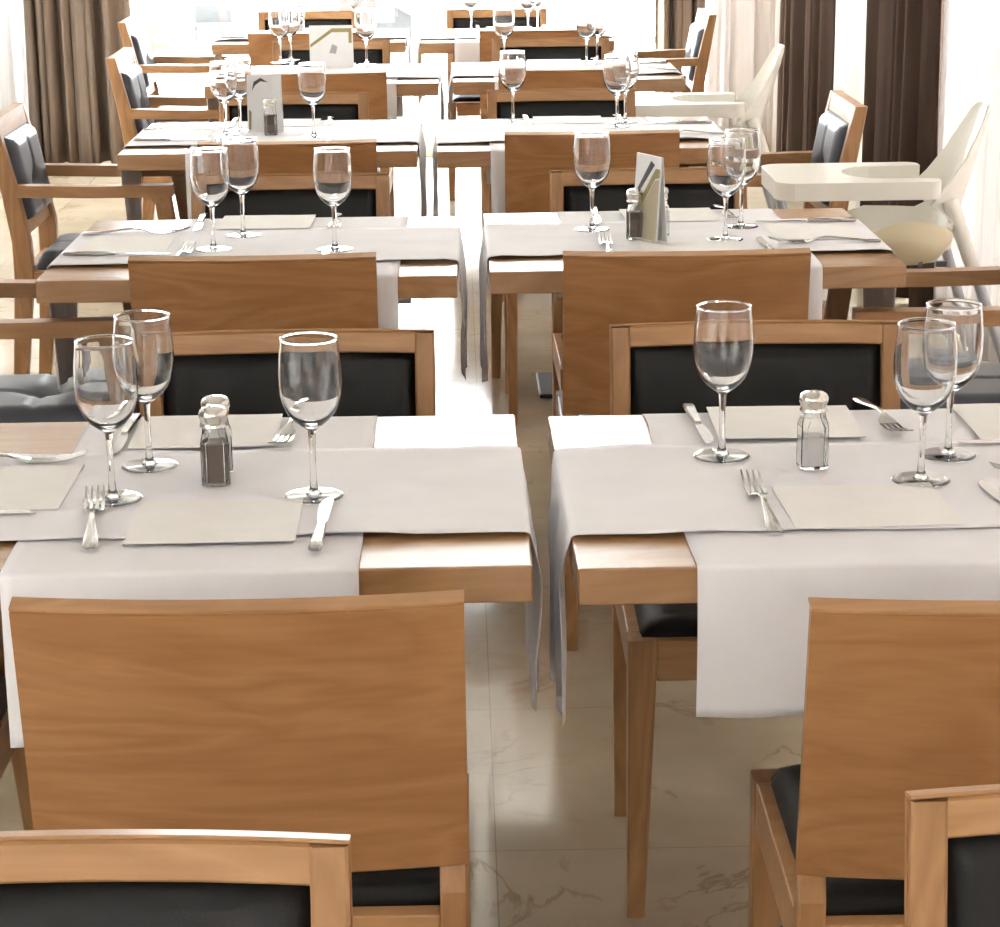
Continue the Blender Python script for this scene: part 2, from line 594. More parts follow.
curtain('drape', (-2.09, 11.18), (-1.63, 11.18), 0.02, 3.1, 6, 0.075, M_DRAPE,
        'taupe brown floor-length drape gathered left of the far window', 3, 0.10, irregular=0.8)
curtain('drape', (0.98, 11.2), (1.22, 11.2), 0.02, 3.1, 4, 0.05, M_DRAPE,
        'narrow brown drape beside the right edge of the far window', 5)
curtain('drape', (1.52, 10.35), (1.55, 9.15), 0.02, 2.6, 5, 0.055, M_DRAPE2,
        'dark brown drape on the right wall, beyond the cream pier', 8)
curtain('drape', (1.54, 8.40), (1.55, 7.15), 0.02, 2.6, 5, 0.06, M_DRAPE2,
        'dark brown drape on the right wall, on the near side of the cream pier', 11)
SG = 'white sheer curtains'
curtain('sheer_curtain', (-1.75, -1.5), (1.15, -1.5), 0.02, 2.6, 16, 0.03, M_SHEER,
        'white sheer over the unseen added window behind the camera', 12, group=SG)  # hung over the added window to soften its light
curtain('sheer_curtain', (-2.36, 11.24), (-2.10, 11.24), 0.02, 3.1, 4, 0.03, M_SHEER,
        'pinkish white sheer left of the taupe brown drape', 13, group=SG)
curtain('sheer_curtain', (1.24, 11.25), (1.57, 11.25), 0.02, 3.1, 3, 0.03, M_SHEER2,
        'narrow white sheer in the far right corner', 14, group=SG)
curtain('sheer_curtain', (1.57, 11.2), (1.57, 10.3), 0.02, 2.6, 7, 0.03, M_SHEER2,
        'white sheer on the right wall between the far corner and the dark drape', 15, group=SG)
curtain('sheer_curtain', (1.57, 7.2), (1.57, 3.2), 0.02, 2.6, 22, 0.03, M_SHEER2,
        'white sheer behind the high chair near the second row of tables', 16, group=SG)
curtain('sheer_curtain', (1.57, 3.0), (1.57, -1.3), 0.02, 2.6, 22, 0.03, M_SHEER2,
        'white sheer on the right wall alongside the front row', 17, group=SG)
curtain('sheer_curtain', (-2.33, 10.8), (-2.33, 6.1), 0.02, 2.6, 24, 0.03, M_SHEER,
        'white sheer on the left wall behind the left armchairs', 18, group=SG)
curtain('sheer_curtain', (-2.33, 5.9), (-2.33, -1.3), 0.02, 2.6, 32, 0.03, M_SHEER,
        'white sheer on the left wall alongside the front tables', 19, group=SG)

# ------------------------------------------------------------------ dining chair
SEAT_TOP = 0.456
CW = 0.2295
TOPZ = 0.808
SAG = 0.019

def back_y(z):
    """front face of the rear leg / back frame, side profile"""
    return -0.168 - max(0.0, z - 0.46) * 0.16

def bowed(bm, x0, x1, z0, z1, y_off0, y_off1, n=16, ch=0.003, pad=0.0, tilt=0.0):
    """a slab bowed backwards (towards -y) in plan; y offsets measured from back_y"""
    rings = []
    for i in range(n + 1):
        x = lerp(x0, x1, i / n)
        sg = -SAG * (1 - (x / CW) ** 2)
        bl = 0.0
        if pad:
            t = min(i, n - i) / n
            bl = pad * min(1, t / 0.08) ** 0.5
        pts = []
        for y, z in ((y_off0 - bl * 0, z0 + ch), (y_off0, z1 - ch), (y_off0 - ch, z1), (y_off1 + ch, z1 - tilt), (y_off1, z1 - ch - tilt), (y_off1, z0 + ch - tilt), (y_off1 + ch, z0 - tilt), (y_off0 - ch, z0)):
            pts.append((x, back_y(z) + sg + y, z))
        rings.append(pts)
    prism(bm, rings)
    return bm

def pad_panel(bm, x0, x1, z0, z1, y0, puff, n=18, m=10, seams=()):
    """soft upholstered panel: front bulges, follows the bow of the back"""
    P, Q = [], []
    for i in range(n + 1):
        u = i / n
        x = lerp(x0, x1, u)
        a, c = [], []
        for j in range(m + 1):
            v = j / m
            z = lerp(z0, z1, v)
            e = min(1, min(u, 1 - u) / 0.07, min(v, 1 - v) / 0.1)
            bl = puff * (1 - (1 - e) ** 2)
            for su in seams:
                bl -= puff * 0.35 * math.exp(-((u - su) / 0.012) ** 2)
            yb = back_y(z) - SAG * (1 - (x / CW) ** 2)
            a.append((x, yb + y0 + bl, z))
            c.append((x, yb + y0 - 0.004, z))
        P.append(a); Q.append(c)
    grid_solid(bm, P, Q)
    return bm

def make_chair():
    t = thing('dining_chair', '', 'chair')
    zt, st, rl = TOPZ, 0.030, 0.038
    # back frame: two stiles are the rear legs carried up
    for s in (-1, 1):
        b = B()
        x = s * (CW - 0.016)
        post(b, [(x, -0.165, 0.0, 0.024, 0.026), (x, -0.185, 0.40, 0.030, 0.036), (x, -0.187, 0.46, 0.030, 0.036),
                 (x, back_y(0.49) - 0.0115, 0.49, 0.030, 0.022), (x, back_y(zt) - 0.0105, zt - 0.006, 0.030, 0.019)])
        lg = obj('rear_leg', b, M_WZ, t)
        g = B(); box(g, x - 0.010, x + 0.010, -0.176, -0.154, -0.0, 0.006); obj('glide', g, M_BASE, lg)
    b = B(); bowed(b, -CW + st + 0.001, CW - st - 0.001, zt - rl, zt - 0.004, 0.0, -0.012); tr = obj('top_rail', b, M_WX, t)
    b = B(); bowed(b, -CW, CW, zt - 0.0035, zt, 0.0005, -0.0232, 24, 0.001, tilt=0.005); obj('edge_strip', b, M_WX, tr)
    b = B(); bowed(b, -CW + st + 0.001, CW - st - 0.001, 0.52, 0.555, 0.0, -0.012); obj('bottom_rail', b, M_WX, t)
    b = B(); pad_panel(b, -CW + st + 0.002, CW - st - 0.002, 0.556, zt - rl - 0.001, -0.008, 0.010, seams=(0.35,))
    obj('back_cushion', b, M_BLACK, t, True)
    # curved plywood shell over the rear
    b = B(); bowed(b, -CW, CW, 0.487, zt - 0.0085, -0.0124, -0.023, 24); obj('back_panel', b, M_PLY, t)
    for s in (-1, 1):
        b = B()
        x = s * (CW - 0.021)
        post(b, [(s * (CW - 0.014), 0.192, 0.0, 0.026, 0.026), (x, 0.185, 0.36, 0.040, 0.040), (x, 0.185, 0.436, 0.042, 0.042)])
        lg = obj('front_leg', b, M_WZ, t)
        g = B(); box(g, s * (CW - 0.014) - 0.011, s * (CW - 0.014) + 0.011, 0.181, 0.203, 0, 0.006); obj('glide', g, M_BASE, lg)
    b = B()
    box(b, -CW + 0.042, CW - 0.042, 0.176, 0.204, 0.374, 0.436, 0.002)
    box(b, -CW + 0.031, CW - 0.031, -0.197, -0.172, 0.374, 0.430, 0.002)
    for s in (-1, 1):
        xa, xb = sorted((s * (CW - 0.002), s * (CW - 0.026)))
        box(b, xa, xb, -0.169, 0.164, 0.374, 0.436, 0.002)
    obj('seat_rail', b, M_WX, t)
    b = B(); cushion(b, -CW + 0.012, CW - 0.012, -0.168, 0.196, 0.422, SEAT_TOP + 0.004, ())
    obj('seat', b, M_BLACK, t, True)
    return t

def cushion(bm, x0, x1, y0, y1, z0, z1, tufts, n=20):
    P, Q = [], []
    for i in range(n + 1):
        u = i / n
        a, c = [], []
        for j in range(n + 1):
            v = j / n
            e = min(1, min(u, 1 - u) / 0.11) ; f = min(1, min(v, 1 - v) / 0.11)
            h = (1 - (1 - e) ** 2.2) * (1 - (1 - f) ** 2.2)
            z = lerp(z0 + 0.004, z1, h ** 0.6)
            for (tu, tv, dep) in tufts:
                r = math.hypot(u - tu, v - tv)
                z -= dep * math.exp(-(r / 0.11) ** 2)
                z -= dep * 0.28 * (math.exp(-((u - tu) / 0.018) ** 2) + math.exp(-((v - tv) / 0.018) ** 2)) * h
            a.append((lerp(x0, x1, u), lerp(y0, y1, v), z))
            c.append((lerp(x0 + 0.004, x1 - 0.004, u), lerp(y0 + 0.004, y1 - 0.004, v), z0))
        P.append(a); Q.append(c)
    grid_solid(bm, P, Q)
    return bm

CHAIR = Proto(make_chair())
ROWN = {0: 'nearest to the camera', 1: 'front-row', 2: 'second-row', 3: 'third-row', 4: 'fourth-row', 5: 'fifth-row'}
near = [('left', 1, -0.231, 2.378), ('right', 1, 0.574, 2.333), ('left', 2, -0.388, 4.335), ('right', 2, 0.421, 4.315),
        ('left', 3, -0.442, 5.985), ('right', 3, 0.350, 6.095), ('left', 4, -0.467, 7.79), ('right', 4, 0.365, 7.80),
        ('left', 5, -0.62, 9.46), ('right', 5, 0.32, 9.44)]
for side, r, x, y in near:
    CHAIR.put((x, y, 0), random.uniform(-0.012, 0.012),
              'wooden chair showing its curved plywood back, on the near side of the %s %s table' % (side, ROWN[r]), 'dining chairs')
far = [('left', 1, -0.275, 3.193), ('right', 1, 0.461, 3.206), ('left', 2, -0.393, 4.918), ('right', 2, 0.44, 4.923),
       ('left', 3, -0.508, 6.678), ('right', 3, 0.315, 6.678), ('left', 4, -0.49, 8.568), ('right', 4, 0.365, 8.568),
       ('left', 5, -0.68, 10.148), ('right', 5, 0.18, 10.118)]
for side, r, x, y in far:
    CHAIR.put((x, y, 0), PI + random.uniform(-0.01, 0.01),
              'black-padded wooden chair facing the camera from the far side of the %s %s table' % (side, ROWN[r]), 'dining chairs')
CHAIR.put((-0.322, 1.340, 0), PI, 'black-padded wooden chair back cut off by the lower left corner of the view', 'dining chairs')
CHAIR.put((0.579, 1.402, 0), PI, 'black-padded wooden chair back cut off by the lower right corner of the view', 'dining chairs')

# ------------------------------------------------------------------ armchair (faces +y)
def make_armchair():
    t = thing('armchair', '', 'armchair')
    W = 0.215
    for s in (-1, 1):
        b = B(); x = s * (W - 0.019)
        post(b, [(x, -0.245, 0, 0.030, 0.034), (x, -0.205, 0.40, 0.036, 0.052), (x, -0.205, 0.50, 0.036, 0.052),
                 (x, -0.228, 0.64, 0.036, 0.046), (x, -0.268, 0.835, 0.034, 0.034)])
        obj('rear_leg', b, M_WZ, t)
        b = B()
        post(b, [(x, 0.245, 0, 0.028, 0.030), (x, 0.215, 0.40, 0.034, 0.046), (x, 0.185, 0.622, 0.034, 0.046)])
        obj('front_leg', b, M_WZ, t)
        b = B()
        prism(b, [[(x + s * 0.008 + a * 0.021, y, z) for a, z in ((-1, z0), (1, z0), (1, z0 + 0.032), (-1, z0 + 0.032))]
                  for y, z0 in ((-0.206, 0.627), (0.0, 0.622), (0.215, 0.623))])
        obj('armrest', b, M_WY, t)
    def yb(z):
        return -0.188 - (z - 0.5) * 0.19
    b = B()
    prism(b, [[(x, yb(z) + y, z) for y, z in ((0, 0.785), (0, 0.835), (-0.03, 0.835), (-0.03, 0.785))] for x in (-W + 0.037, W - 0.037)])
    obj('top_rail', b, M_WX, t)
    b = B()
    prism(b, [[(x, yb(z) + y, z) for y, z in ((-0.002, 0.515), (-0.002, 0.55), (-0.03, 0.55), (-0.03, 0.515))] for x in (-W + 0.037, W - 0.037)])
    obj('bottom_rail', b, M_WX, t)
    # tufted back pad
    P, Q = [], []
    n = 22
    for i in range(n + 1):
        u = i / n
        a, c = [], []
        for j in range(n + 1):
            v = j / n
            z = lerp(0.551, 0.784, v)
            e = min(1, min(u, 1 - u) / 0.12); f = min(1, min(v, 1 - v) / 0.10)
            h = (1 - (1 - e) ** 2.2) * (1 - (1 - f) ** 2.2)
            d = 0.004 + 0.030 * h ** 0.7
            r = math.hypot(u - 0.5, (v - 0.38))
            d -= 0.019 * math.exp(-(r / 0.14) ** 2) + 0.006 * h * (math.exp(-((u - 0.5) / 0.022) ** 2) + math.exp(-((v - 0.38) / 0.022) ** 2))
            x = lerp(-W + 0.038, W - 0.038, u)
            a.append((x, yb(z) - 0.006 + d, z)); c.append((x, yb(z) - 0.028, z))
        P.append(a); Q.append(c)
    b = B(); grid_solid(b, P, Q); obj('back_cushion', b, M_GREY, t, True)
    b = B()
    box(b, -W + 0.037, W - 0.037, 0.196, 0.224, 0.36, 0.42, 0.002)
    box(b, -W + 0.037, W - 0.037, -0.218, -0.190, 0.36, 0.42, 0.002)
    for s in (-1, 1):
        xa, xb = sorted((s * (W - 0.008), s * (W - 0.034)))
        box(b, xa, xb, -0.178, 0.188, 0.36, 0.42, 0.002)
    obj('seat_rail', b, M_WX, t)
    b = B(); cushion(b, -W + 0.038, W - 0.038, -0.186, 0.222, 0.40, 0.468, ((0.5, 0.5, 0.018),), 28)
    obj('seat', b, M_GREY, t, True)
    return t

ARM = Proto(make_armchair())
AG = 'armchairs at the outer table ends'
for side, r, x, y, rz in (('left', 1, -0.84, 2.72, -PI / 2), ('left', 2, -0.88, 4.475, -PI / 2 + 0.02), ('left', 3, -0.995, 6.265, -PI / 2),
                          ('left', 4, -0.935, 8.05, -PI / 2), ('left', 5, -1.13, 9.68, -PI / 2),
                          ('right', 2, 0.985, 4.45, PI / 2 - 0.03), ('right', 3, 0.83, 6.30, PI / 2), ('right', 5, 0.80, 9.66, PI / 2)):
    ARM.put((x, y, 0), rz, 'wooden armchair with tufted charcoal cushions at the outer end of the %s %s table' % (side, ROWN[r]), AG)

# ------------------------------------------------------------------ tables
TW, TD, TZ = 0.80, 0.697, 0.75
PY = TD / 2 + 0.07    # pedestal stands clear of the tucked-in chairs
def make_table():
    t = thing('dining_table', '', 'table')
    b = B(); box(b, -TW / 2, TW / 2, 0, TD, TZ - 0.044, TZ, 0.0025); obj('tabletop', b, M_TOP, t)
    b = B(); box(b, -0.03, 0.03, PY - 0.03, PY + 0.03, 0.012, TZ - 0.056, 0.004); obj('column', b, M_STEEL, t)
    b = B(); box(b, -0.16, 0.16, PY - 0.16, PY + 0.16, TZ - 0.056, TZ - 0.044, 0.002); obj('mounting_plate', b, M_BASE, t)
    b = B(); box(b, -0.12, 0.12, PY - 0.14, PY + 0.14, 0, 0.012, 0.004); obj('base_plate', b, M_BASE, t)
    return t
TABLE = Proto(make_table())
# side, row, front-left corner x, y, rotation
TABLES = {('left', 1): (-0.724, 2.400, 0.003), ('right', 1): (0.126, 2.387, 0.008), ('left', 2): (-0.808, 4.179, -0.012), ('right', 2): (0.055, 4.201, 0.006),
          ('left', 3): (-0.913, 5.962, -0.004), ('right', 3): (-0.059, 5.935, 0.005), ('left', 4): (-0.868, 7.698, -0.005), ('right', 4): (-0.017, 7.721, 0.009),
          ('left', 5): (-1.015, 9.349, 0.0), ('right', 5): (-0.155, 9.285, 0.0)}
TC = {}
for (side, r), (x, y, a) in TABLES.items():
    cx, cy = x + TW / 2 * math.cos(a), y + TW / 2 * math.sin(a)
    TC[side, r] = (cx, cy, a)
    TABLE.put((cx, cy, 0), a, 'square %s %s table with pale wooden top under two white runners' % (side, ROWN[r]), 'dining tables')

# ------------------------------------------------------------------ table runners
def runner_mesh(half, w, hang0, hang1, z, seed, shift=0.0, fold=0.009, out=0.004, narrow=0.05):
    """runs along local x, centred; hangs over both ends"""
    rnd = random.Random(seed)
    nv = 22
    def nz(p, q, s3=0.0):
        return noise.noise(Vector((p + seed * 3.7, q + seed * 1.3, s3)))
    S = []
    n0 = 14
    R = 0.007
    for k in range(n0):
        S.append(('h0', 1 - k / n0))
    for k in range(5):
        S.append(('a0', k / 4))
    m = 44
    for k in range(1, m):
        S.append(('t', k / m))
    for k in range(5):
        S.append(('a1', k / 4))
    for k in range(1, n0 + 1):
        S.append(('h1', k / n0))
    P, Q = [], []
    for kind, q in S:
        rp, rq = [], []
        for j in range(nv + 1):
            v = (j / nv - 0.5)
            y = v * w
            jag = 1 + 0.05 * nz(v * 3, 5)
            if kind in ('h0', 'h1'):
                hg = (hang0 if kind == 'h0' else hang1) * jag
                s = -1 if kind == 'h0' else 1
                d = q * hg
                fo = fold * min(1, d / 0.06)
                o = out + fo * (0.55 + 0.8 * math.sin(v * 17 + seed * 2.1 + 2 * q + s) * 0.7 + 0.5 * nz(v * 6, q * 2, s))
                o = max(0.0015, o)
                x = s * (half + o)
                zz = z - R - d
                yy = y * (1 - narrow * q) + (0.012 * q * math.sin(seed + s) if narrow else 0)
                nx, nzv = s, 0
            elif kind in ('a0', 'a1'):
                s = -1 if kind == 'a0' else 1
                th = (q if s == 1 else 1 - q) * PI / 2
                x = s * (half - R + (R + out * 0.6) * math.sin(th))
                zz = z - R + R * math.cos(th)
                yy = y
                nx, nzv = s * math.sin(th), math.cos(th)
            else:
                x = lerp(-half + R, half - R, q)
                e = max(0, abs(v) - 0.44) / 0.06
                wk = 1.0 if narrow else 0.55
                zz = z + wk * 0.0016 * max(0, nz(x * 5, v * 16)) + wk * 0.0009 * max(0, 1 - abs(nz(x * 3, v * 3, 7.7)) * 7) + e * 0.006 * max(0, nz(x * 9, v * 2, 3.3)) + wk * 0.0010 * max(0, math.sin(v * 19 + 2 * nz(x * 4, v * 2)))
                yy = y + 0.004 * (abs(v) * 2) * nz(x * 6, 9 + (v > 0))
                nx, nzv = 0, 1
            rp.append((x + shift * 0, yy, zz))
            rq.append((x - nx * 0.0009, yy, zz - nzv * 0.0009))
        P.append(rp); Q.append(rq)
    bm = B(); grid_solid(bm, P, Q)
    return bm

RG = 'white table runners'
for i, ((side, r), (cx, cy, a)) in enumerate(TC.items()):
    ca, sa = math.cos(a), math.sin(a)
    def W(dx, dy):
        return (cx + ca * dx - sa * dy, cy + sa * dx + ca * dy)
    # crosswise runner first, lengthwise one over it
    off = {('left', 1): 0.0, ('right', 1): 0.0, ('left', 2): 0.05, ('right', 2): 0.0}.get((side, r), 0.02 if side == 'left' else -0.02)
    px, py = W(off, TD / 2)
    hang = 0.205 if side == 'left' else 0.175
    bm = runner_mesh(TD / 2, {('left', 1): 0.405, ('right', 1): 0.53}.get((side, r), 0.475), hang, 0.19, TZ + 0.0022, 20 + i, fold=0.006, narrow=0.0)
    o = obj('table_runner', bm, M_CLOTH, None, True)
    o.location = (px, py, 0); o.rotation_euler = (0, 0, a + PI / 2)
    tag(o, 'white runner hanging over the near and far edges of the %s %s table' % (side, ROWN[r]), 'runner', RG)
    px, py = W(0, 0.305 + (0.0 if r == 1 else 0.02))
    o = obj('table_runner', runner_mesh(TW / 2, 0.387, 0.265, 0.265 if side == 'right' else 0.245, TZ + 0.0062, 40 + i, narrow=0.32), M_CLOTH, None, True)
    o.location = (px, py, 0); o.rotation_euler = (0, 0, a)
    tag(o, 'white runner lying across the %s %s table, ends hanging at its sides' % (side, ROWN[r]), 'runner', RG)

ZT = TZ + 0.0080   # level of what lies on the runners

# ------------------------------------------------------------------ wine glass
def make_glass():
    t = thing('wine_glass', '', 'glass')
    b = B()
    outer = [(0.0056, 0.0885), (0.0085, 0.0915), (0.0145, 0.0955), (0.0225, 0.1025), (0.0295, 0.1115), (0.0345, 0.1225), (0.0378, 0.136), (0.0391, 0.150),
             (0.0390, 0.165), (0.0380, 0.182), (0.0363, 0.198), (0.03520, 0.2068), (0.03525, 0.2078), (0.0357, 0.2085), (0.0358, 0.2092), (0.0355, 0.2099), (0.0350, 0.2103)]
    inner = [(0.0345, 0.2102), (0.0340, 0.2098), (0.0338, 0.2091), (0.0339, 0.2083), (0.03415, 0.2076), (0.0342, 0.2066), (0.0352, 0.198), (0.0369, 0.182), (0.0378, 0.165), (0.0378, 0.150), (0.0364, 0.136), (0.0329, 0.1235),
             (0.0277, 0.1135), (0.0205, 0.1055), (0.0120, 0.0998), (0.0055, 0.0980), (0, 0.0976)]
    lathe(b, [(0, 0.0885), (0.0050, 0.0885)] + outer + inner, 40)
    obj('bowl', b, M_GLASS, t, True, sharp=math.radians(50))
    b = B()
    lathe(b, [(0, 0.0035), (0.0100, 0.0035), (0.0102, 0.0036), (0.0098, 0.0042), (0.0072, 0.0075), (0.0050, 0.014), (0.0041, 0.026), (0.0038, 0.045), (0.0040, 0.065), (0.0046, 0.080), (0.0054, 0.0882), (0, 0.0882)], 20)
    obj('stem', b, M_GLASS, t, True, sharp=math.radians(50))
    b = B()
    lathe(b, [(0, 0.0), (0.030, 0.0), (0.0355, 0.0), (0.0362, 0.0002), (0.0368, 0.0008), (0.0368, 0.0012), (0.0362, 0.0017), (0.0354, 0.0019), (0.030, 0.0021), (0.022, 0.0025), (0.0106, 0.0034), (0.0100, 0.0034), (0, 0.0034)], 40)
    obj('foot', b, M_GLASS, t, True, sharp=math.radians(50))
    for ch in t.children:
        for v in ch.data.vertices:
            v.co.z *= 0.965
    return t
GLASS = Proto(make_glass())
GL = {('left', 1): [(-0.438, 2.671), (-0.412, 2.822), (-0.188, 2.670)], ('right', 1): [(0.339, 2.825), (0.576, 2.697), (0.635, 2.812)],
      ('left', 2): [(-0.497, 4.446), (-0.452, 4.608), (-0.252, 4.425)], ('right', 2): [(0.275, 4.619), (0.537, 4.474), (0.588, 4.629)],
      ('left', 3): [(-0.650, 6.330), (-0.618, 6.370), (-0.403, 6.223)], ('right', 3): [(0.158, 6.504), (0.449, 6.353), (0.481, 6.467)],
      ('left', 4): [(-0.660, 8.420), (-0.630, 8.530), (-0.335, 8.300)], ('right', 4): [(0.171, 8.30), (0.468, 8.20), (0.513, 8.30)],
      ('left', 5): [(-0.73, 9.62), (-0.70, 9.76), (-0.42, 9.62)], ('right', 5): [(0.06, 9.73), (0.30, 9.60), (0.345, 9.72)]}
GL['left', 3] = [(-0.655, 6.300), (-0.622, 6.390), (-0.403, 6.223)]
POS = {'left': ('nearer one of its outer pair', 'farther one of its outer pair', 'alone on its aisle half'),
       'right': ('alone on its aisle half', 'nearer one of its outer pair', 'farther one of its outer pair')}
for (side, r), ps in GL.items():
    for k, (x, y) in enumerate(ps):
        GLASS.put((x, y, ZT), random.uniform(0, 6), 'empty wine glass on the %s %s table, %s' % (side, ROWN[r], POS[side][k]), 'wine glasses')

# ------------------------------------------------------------------ salt and pepper shakers
def sq_ring(w, z, ch):
    h = w / 2
    return [(-h + ch, -h, z), (h - ch, -h, z), (h, -h + ch, z), (h, h - ch, z), (h - ch, h, z), (-h + ch, h, z), (-h, h - ch, z), (-h, -h + ch, z)]

def make_shaker(name, fill, level):
    t = thing(name, '', 'shaker')
    b = B()
    w = 0.036
    out = [sq_ring(w - 0.004, 0.0, 0.006), sq_ring(w, 0.002, 0.006), sq_ring(w, 0.060, 0.006), sq_ring(0.034, 0.066, 0.0075), sq_ring(0.030, 0.073, 0.0085), sq_ring(0.029, 0.080, 0.0085)]
    inn = [sq_ring(0.025, 0.080, 0.0073), sq_ring(0.026, 0.073, 0.0073), sq_ring(0.029, 0.066, 0.0065), sq_ring(0.031, 0.060, 0.005), sq_ring(0.031, 0.0055, 0.005)]
    prism(b, out + inn)
    obj('bottle', b, M_GLASS, t)
    b = B()
    s = 0.0306
    rings = [sq_ring(s, 0.0058, 0.005), sq_ring(s, min(level, 0.060), 0.005)]
    if level > 0.06:
        rings.append(sq_ring(0.0286, level, 0.0065))
    prism(b, rings)
    obj('pepper' if 'pepper' in name else 'salt', b, fill, t)
    b = B()
    lathe(b, [(0.0, 0.0802), (0.0172, 0.0802), (0.0180, 0.0812), (0.0172, 0.084), (0.0170, 0.090), (0.0185, 0.0935), (0.0188, 0.099), (0.0170, 0.1035), (0.0125, 0.1065), (0.0060, 0.108), (0, 0.1083)], 28)
    lid = obj('lid', b, M_LID, t, True, sharp=math.radians(40))
    b = B()
    for k in range(5):
        an = k * 2 * PI / 5
        lathe(b, [(0, 0.1078), (0.0011, 0.1078), (0.0011, 0.1076), (0, 0.1076)], 8, 0.005 * math.cos(an), 0.005 * math.sin(an), 0.0007)
    obj('holes', b, M_INK, lid)
    for ch in list(t.children) + list(lid.children):
        for v in ch.data.vertices:
            v.co.z *= 0.94
    return t
PEP = Proto(make_shaker('pepper_shaker', M_PEPPER, 0.058))
SAL = Proto(make_shaker('salt_shaker', M_SALT, 0.046))
for pr, kind, x, y, side, r, rz in ((PEP, 'brown ground pepper', -0.316, 2.735, 'left', 1, 0.1), (SAL, 'white salt', -0.319, 2.790, 'left', 1, 0.2),
                                    (SAL, 'white salt', 0.449, 2.765, 'right', 1, 0.1),
                                    (PEP, 'brown ground pepper', 0.356, 4.505, 'right', 2, -0.1), (SAL, 'white salt', 0.408, 4.535, 'right', 2, 0.2),
                                    (PEP, 'brown ground pepper', -0.527, 6.278, 'left', 3, 0.15), (SAL, 'white salt', -0.665, 9.66, 'left', 5, 0.0)):
    pr.put((x, y, ZT), rz, 'square glass shaker of %s with steel lid on the %s %s table' % (kind, side, ROWN[r]), 'salt and pepper shakers')

# ------------------------------------------------------------------ menu stands
def make_menu(w, h, loc, rz, label, style):
    t = thing('menu_stand', label, 'menu', loc, rz, 'menu stands')
    lean = 0.012
    b = B()
    th = 0.0015
    prism(b, [[(x, -lean - th, 0), (x, -lean, 0), (x, 0, h), (x, -th, h)] for x in (-w / 2, w / 2)])
    f = obj('front_card', b, M_CARD, t)
    b = B()
    prism(b, [[(x, lean, 0), (x, lean + th, 0), (x, th + 0.0005, h), (x, 0.0005, h)] for x in (-w / 2, w / 2)])
    obj('rear_card', b, M_CARD, t)
    def face(pts, d=0.0004):
        bm = B()
        fr, bk = [], []
        for u, v in pts:
            y = lerp(-lean, 0, v) - th
            fr.append((u * w, y - d, v * h)); bk.append((u * w, y - 0.00005, v * h))
        prism(bm, [fr, bk])
        return bm
    if style == 'band':
        obj('printed_band', face([(-0.48, 0.56), (0.02, 0.93), (0.47, 0.93), (0.47, 0.58), (0.40, 0.58), (0.40, 0.84), (0.02, 0.84), (-0.48, 0.48)]), M_OLIVE, f)
        obj('printed_motif', face([(-0.05, 0.35), (0.1, 0.33), (0.14, 0.5), (0.02, 0.56)]), M_GINK, f)
    elif style == 'side':
        obj('printed_ground', face([(-0.48, 0.02), (0.47, 0.02), (0.47, 0.74), (0.3, 0.72), (-0.48, 0.17)], 0.0003), M_TAN, f)
        obj('printed_band', face([(-0.48, 0.30), (0.3, 0.86), (0.47, 0.86), (0.47, 0.76), (0.3, 0.74), (-0.48, 0.18)]), M_OLIVE, f)
        obj('printed_motif', face([(-0.48, 0.52), (0.1, 0.94), (0.25, 0.90), (-0.48, 0.44)]), M_INK, f)
    else:
        obj('printed_motif', face([(-0.36, 0.72), (-0.30, 0.88), (-0.1, 0.95), (0.12, 0.87), (-0.1, 0.89), (-0.26, 0.82)]), M_INK, f)
        obj('printed_band', face([(-0.46, 0.05), (-0.40, 0.05), (-0.38, 0.36), (-0.46, 0.40)]), M_OLIVE, f)
    return t
make_menu(0.095, 0.172, (0.384, 4.487, ZT), -1.10, 'narrow upright menu card between the salt and pepper of the right second-row table', 'side')
make_menu(0.098, 0.160, (-0.546, 6.345, ZT), -0.10, 'grey-white upright menu card behind the pepper shaker of the left third-row table', 'plain')
make_menu(0.158, 0.150, (-0.458, 8.22, ZT), 0.0, 'wide upright menu card with an olive slanting band on the left fourth-row table', 'band')

# ------------------------------------------------------------------ napkins and cutlery
def make_napkin():
    P, Q = [], []
    n = 12
    for i in range(n + 1):
        a, c = [], []
        for j in range(n + 1):
            u, v = i / n - 0.5, j / n - 0.5
            z = 0.0012 + 0.0006 * noise.noise((u * 3, v * 3, 2.1))
            if abs(u) == 0.5 or abs(v) == 0.5:
                z -= 0.0004
            a.append((u * 0.20, v * 0.175, z)); c.append((u * 0.20, v * 0.175, 0.0002))
        P.append(a); Q.append(c)
    b = B(); grid_solid(b, P, Q)
    o = obj('paper_napkin', b, M_PAPER, None, True, sharp=math.radians(40))
    return tag(o, '', 'napkin')

def swept(bm, st):
    """st: (y, half width, z centre, half thickness)"""
    prism(bm, [[(-w * 0.75, y, z - t), (w * 0.75, y, z - t), (w, y, z), (w * 0.75, y, z + t), (-w * 0.75, y, z + t), (-w, y, z)] for y, w, z, t in st])

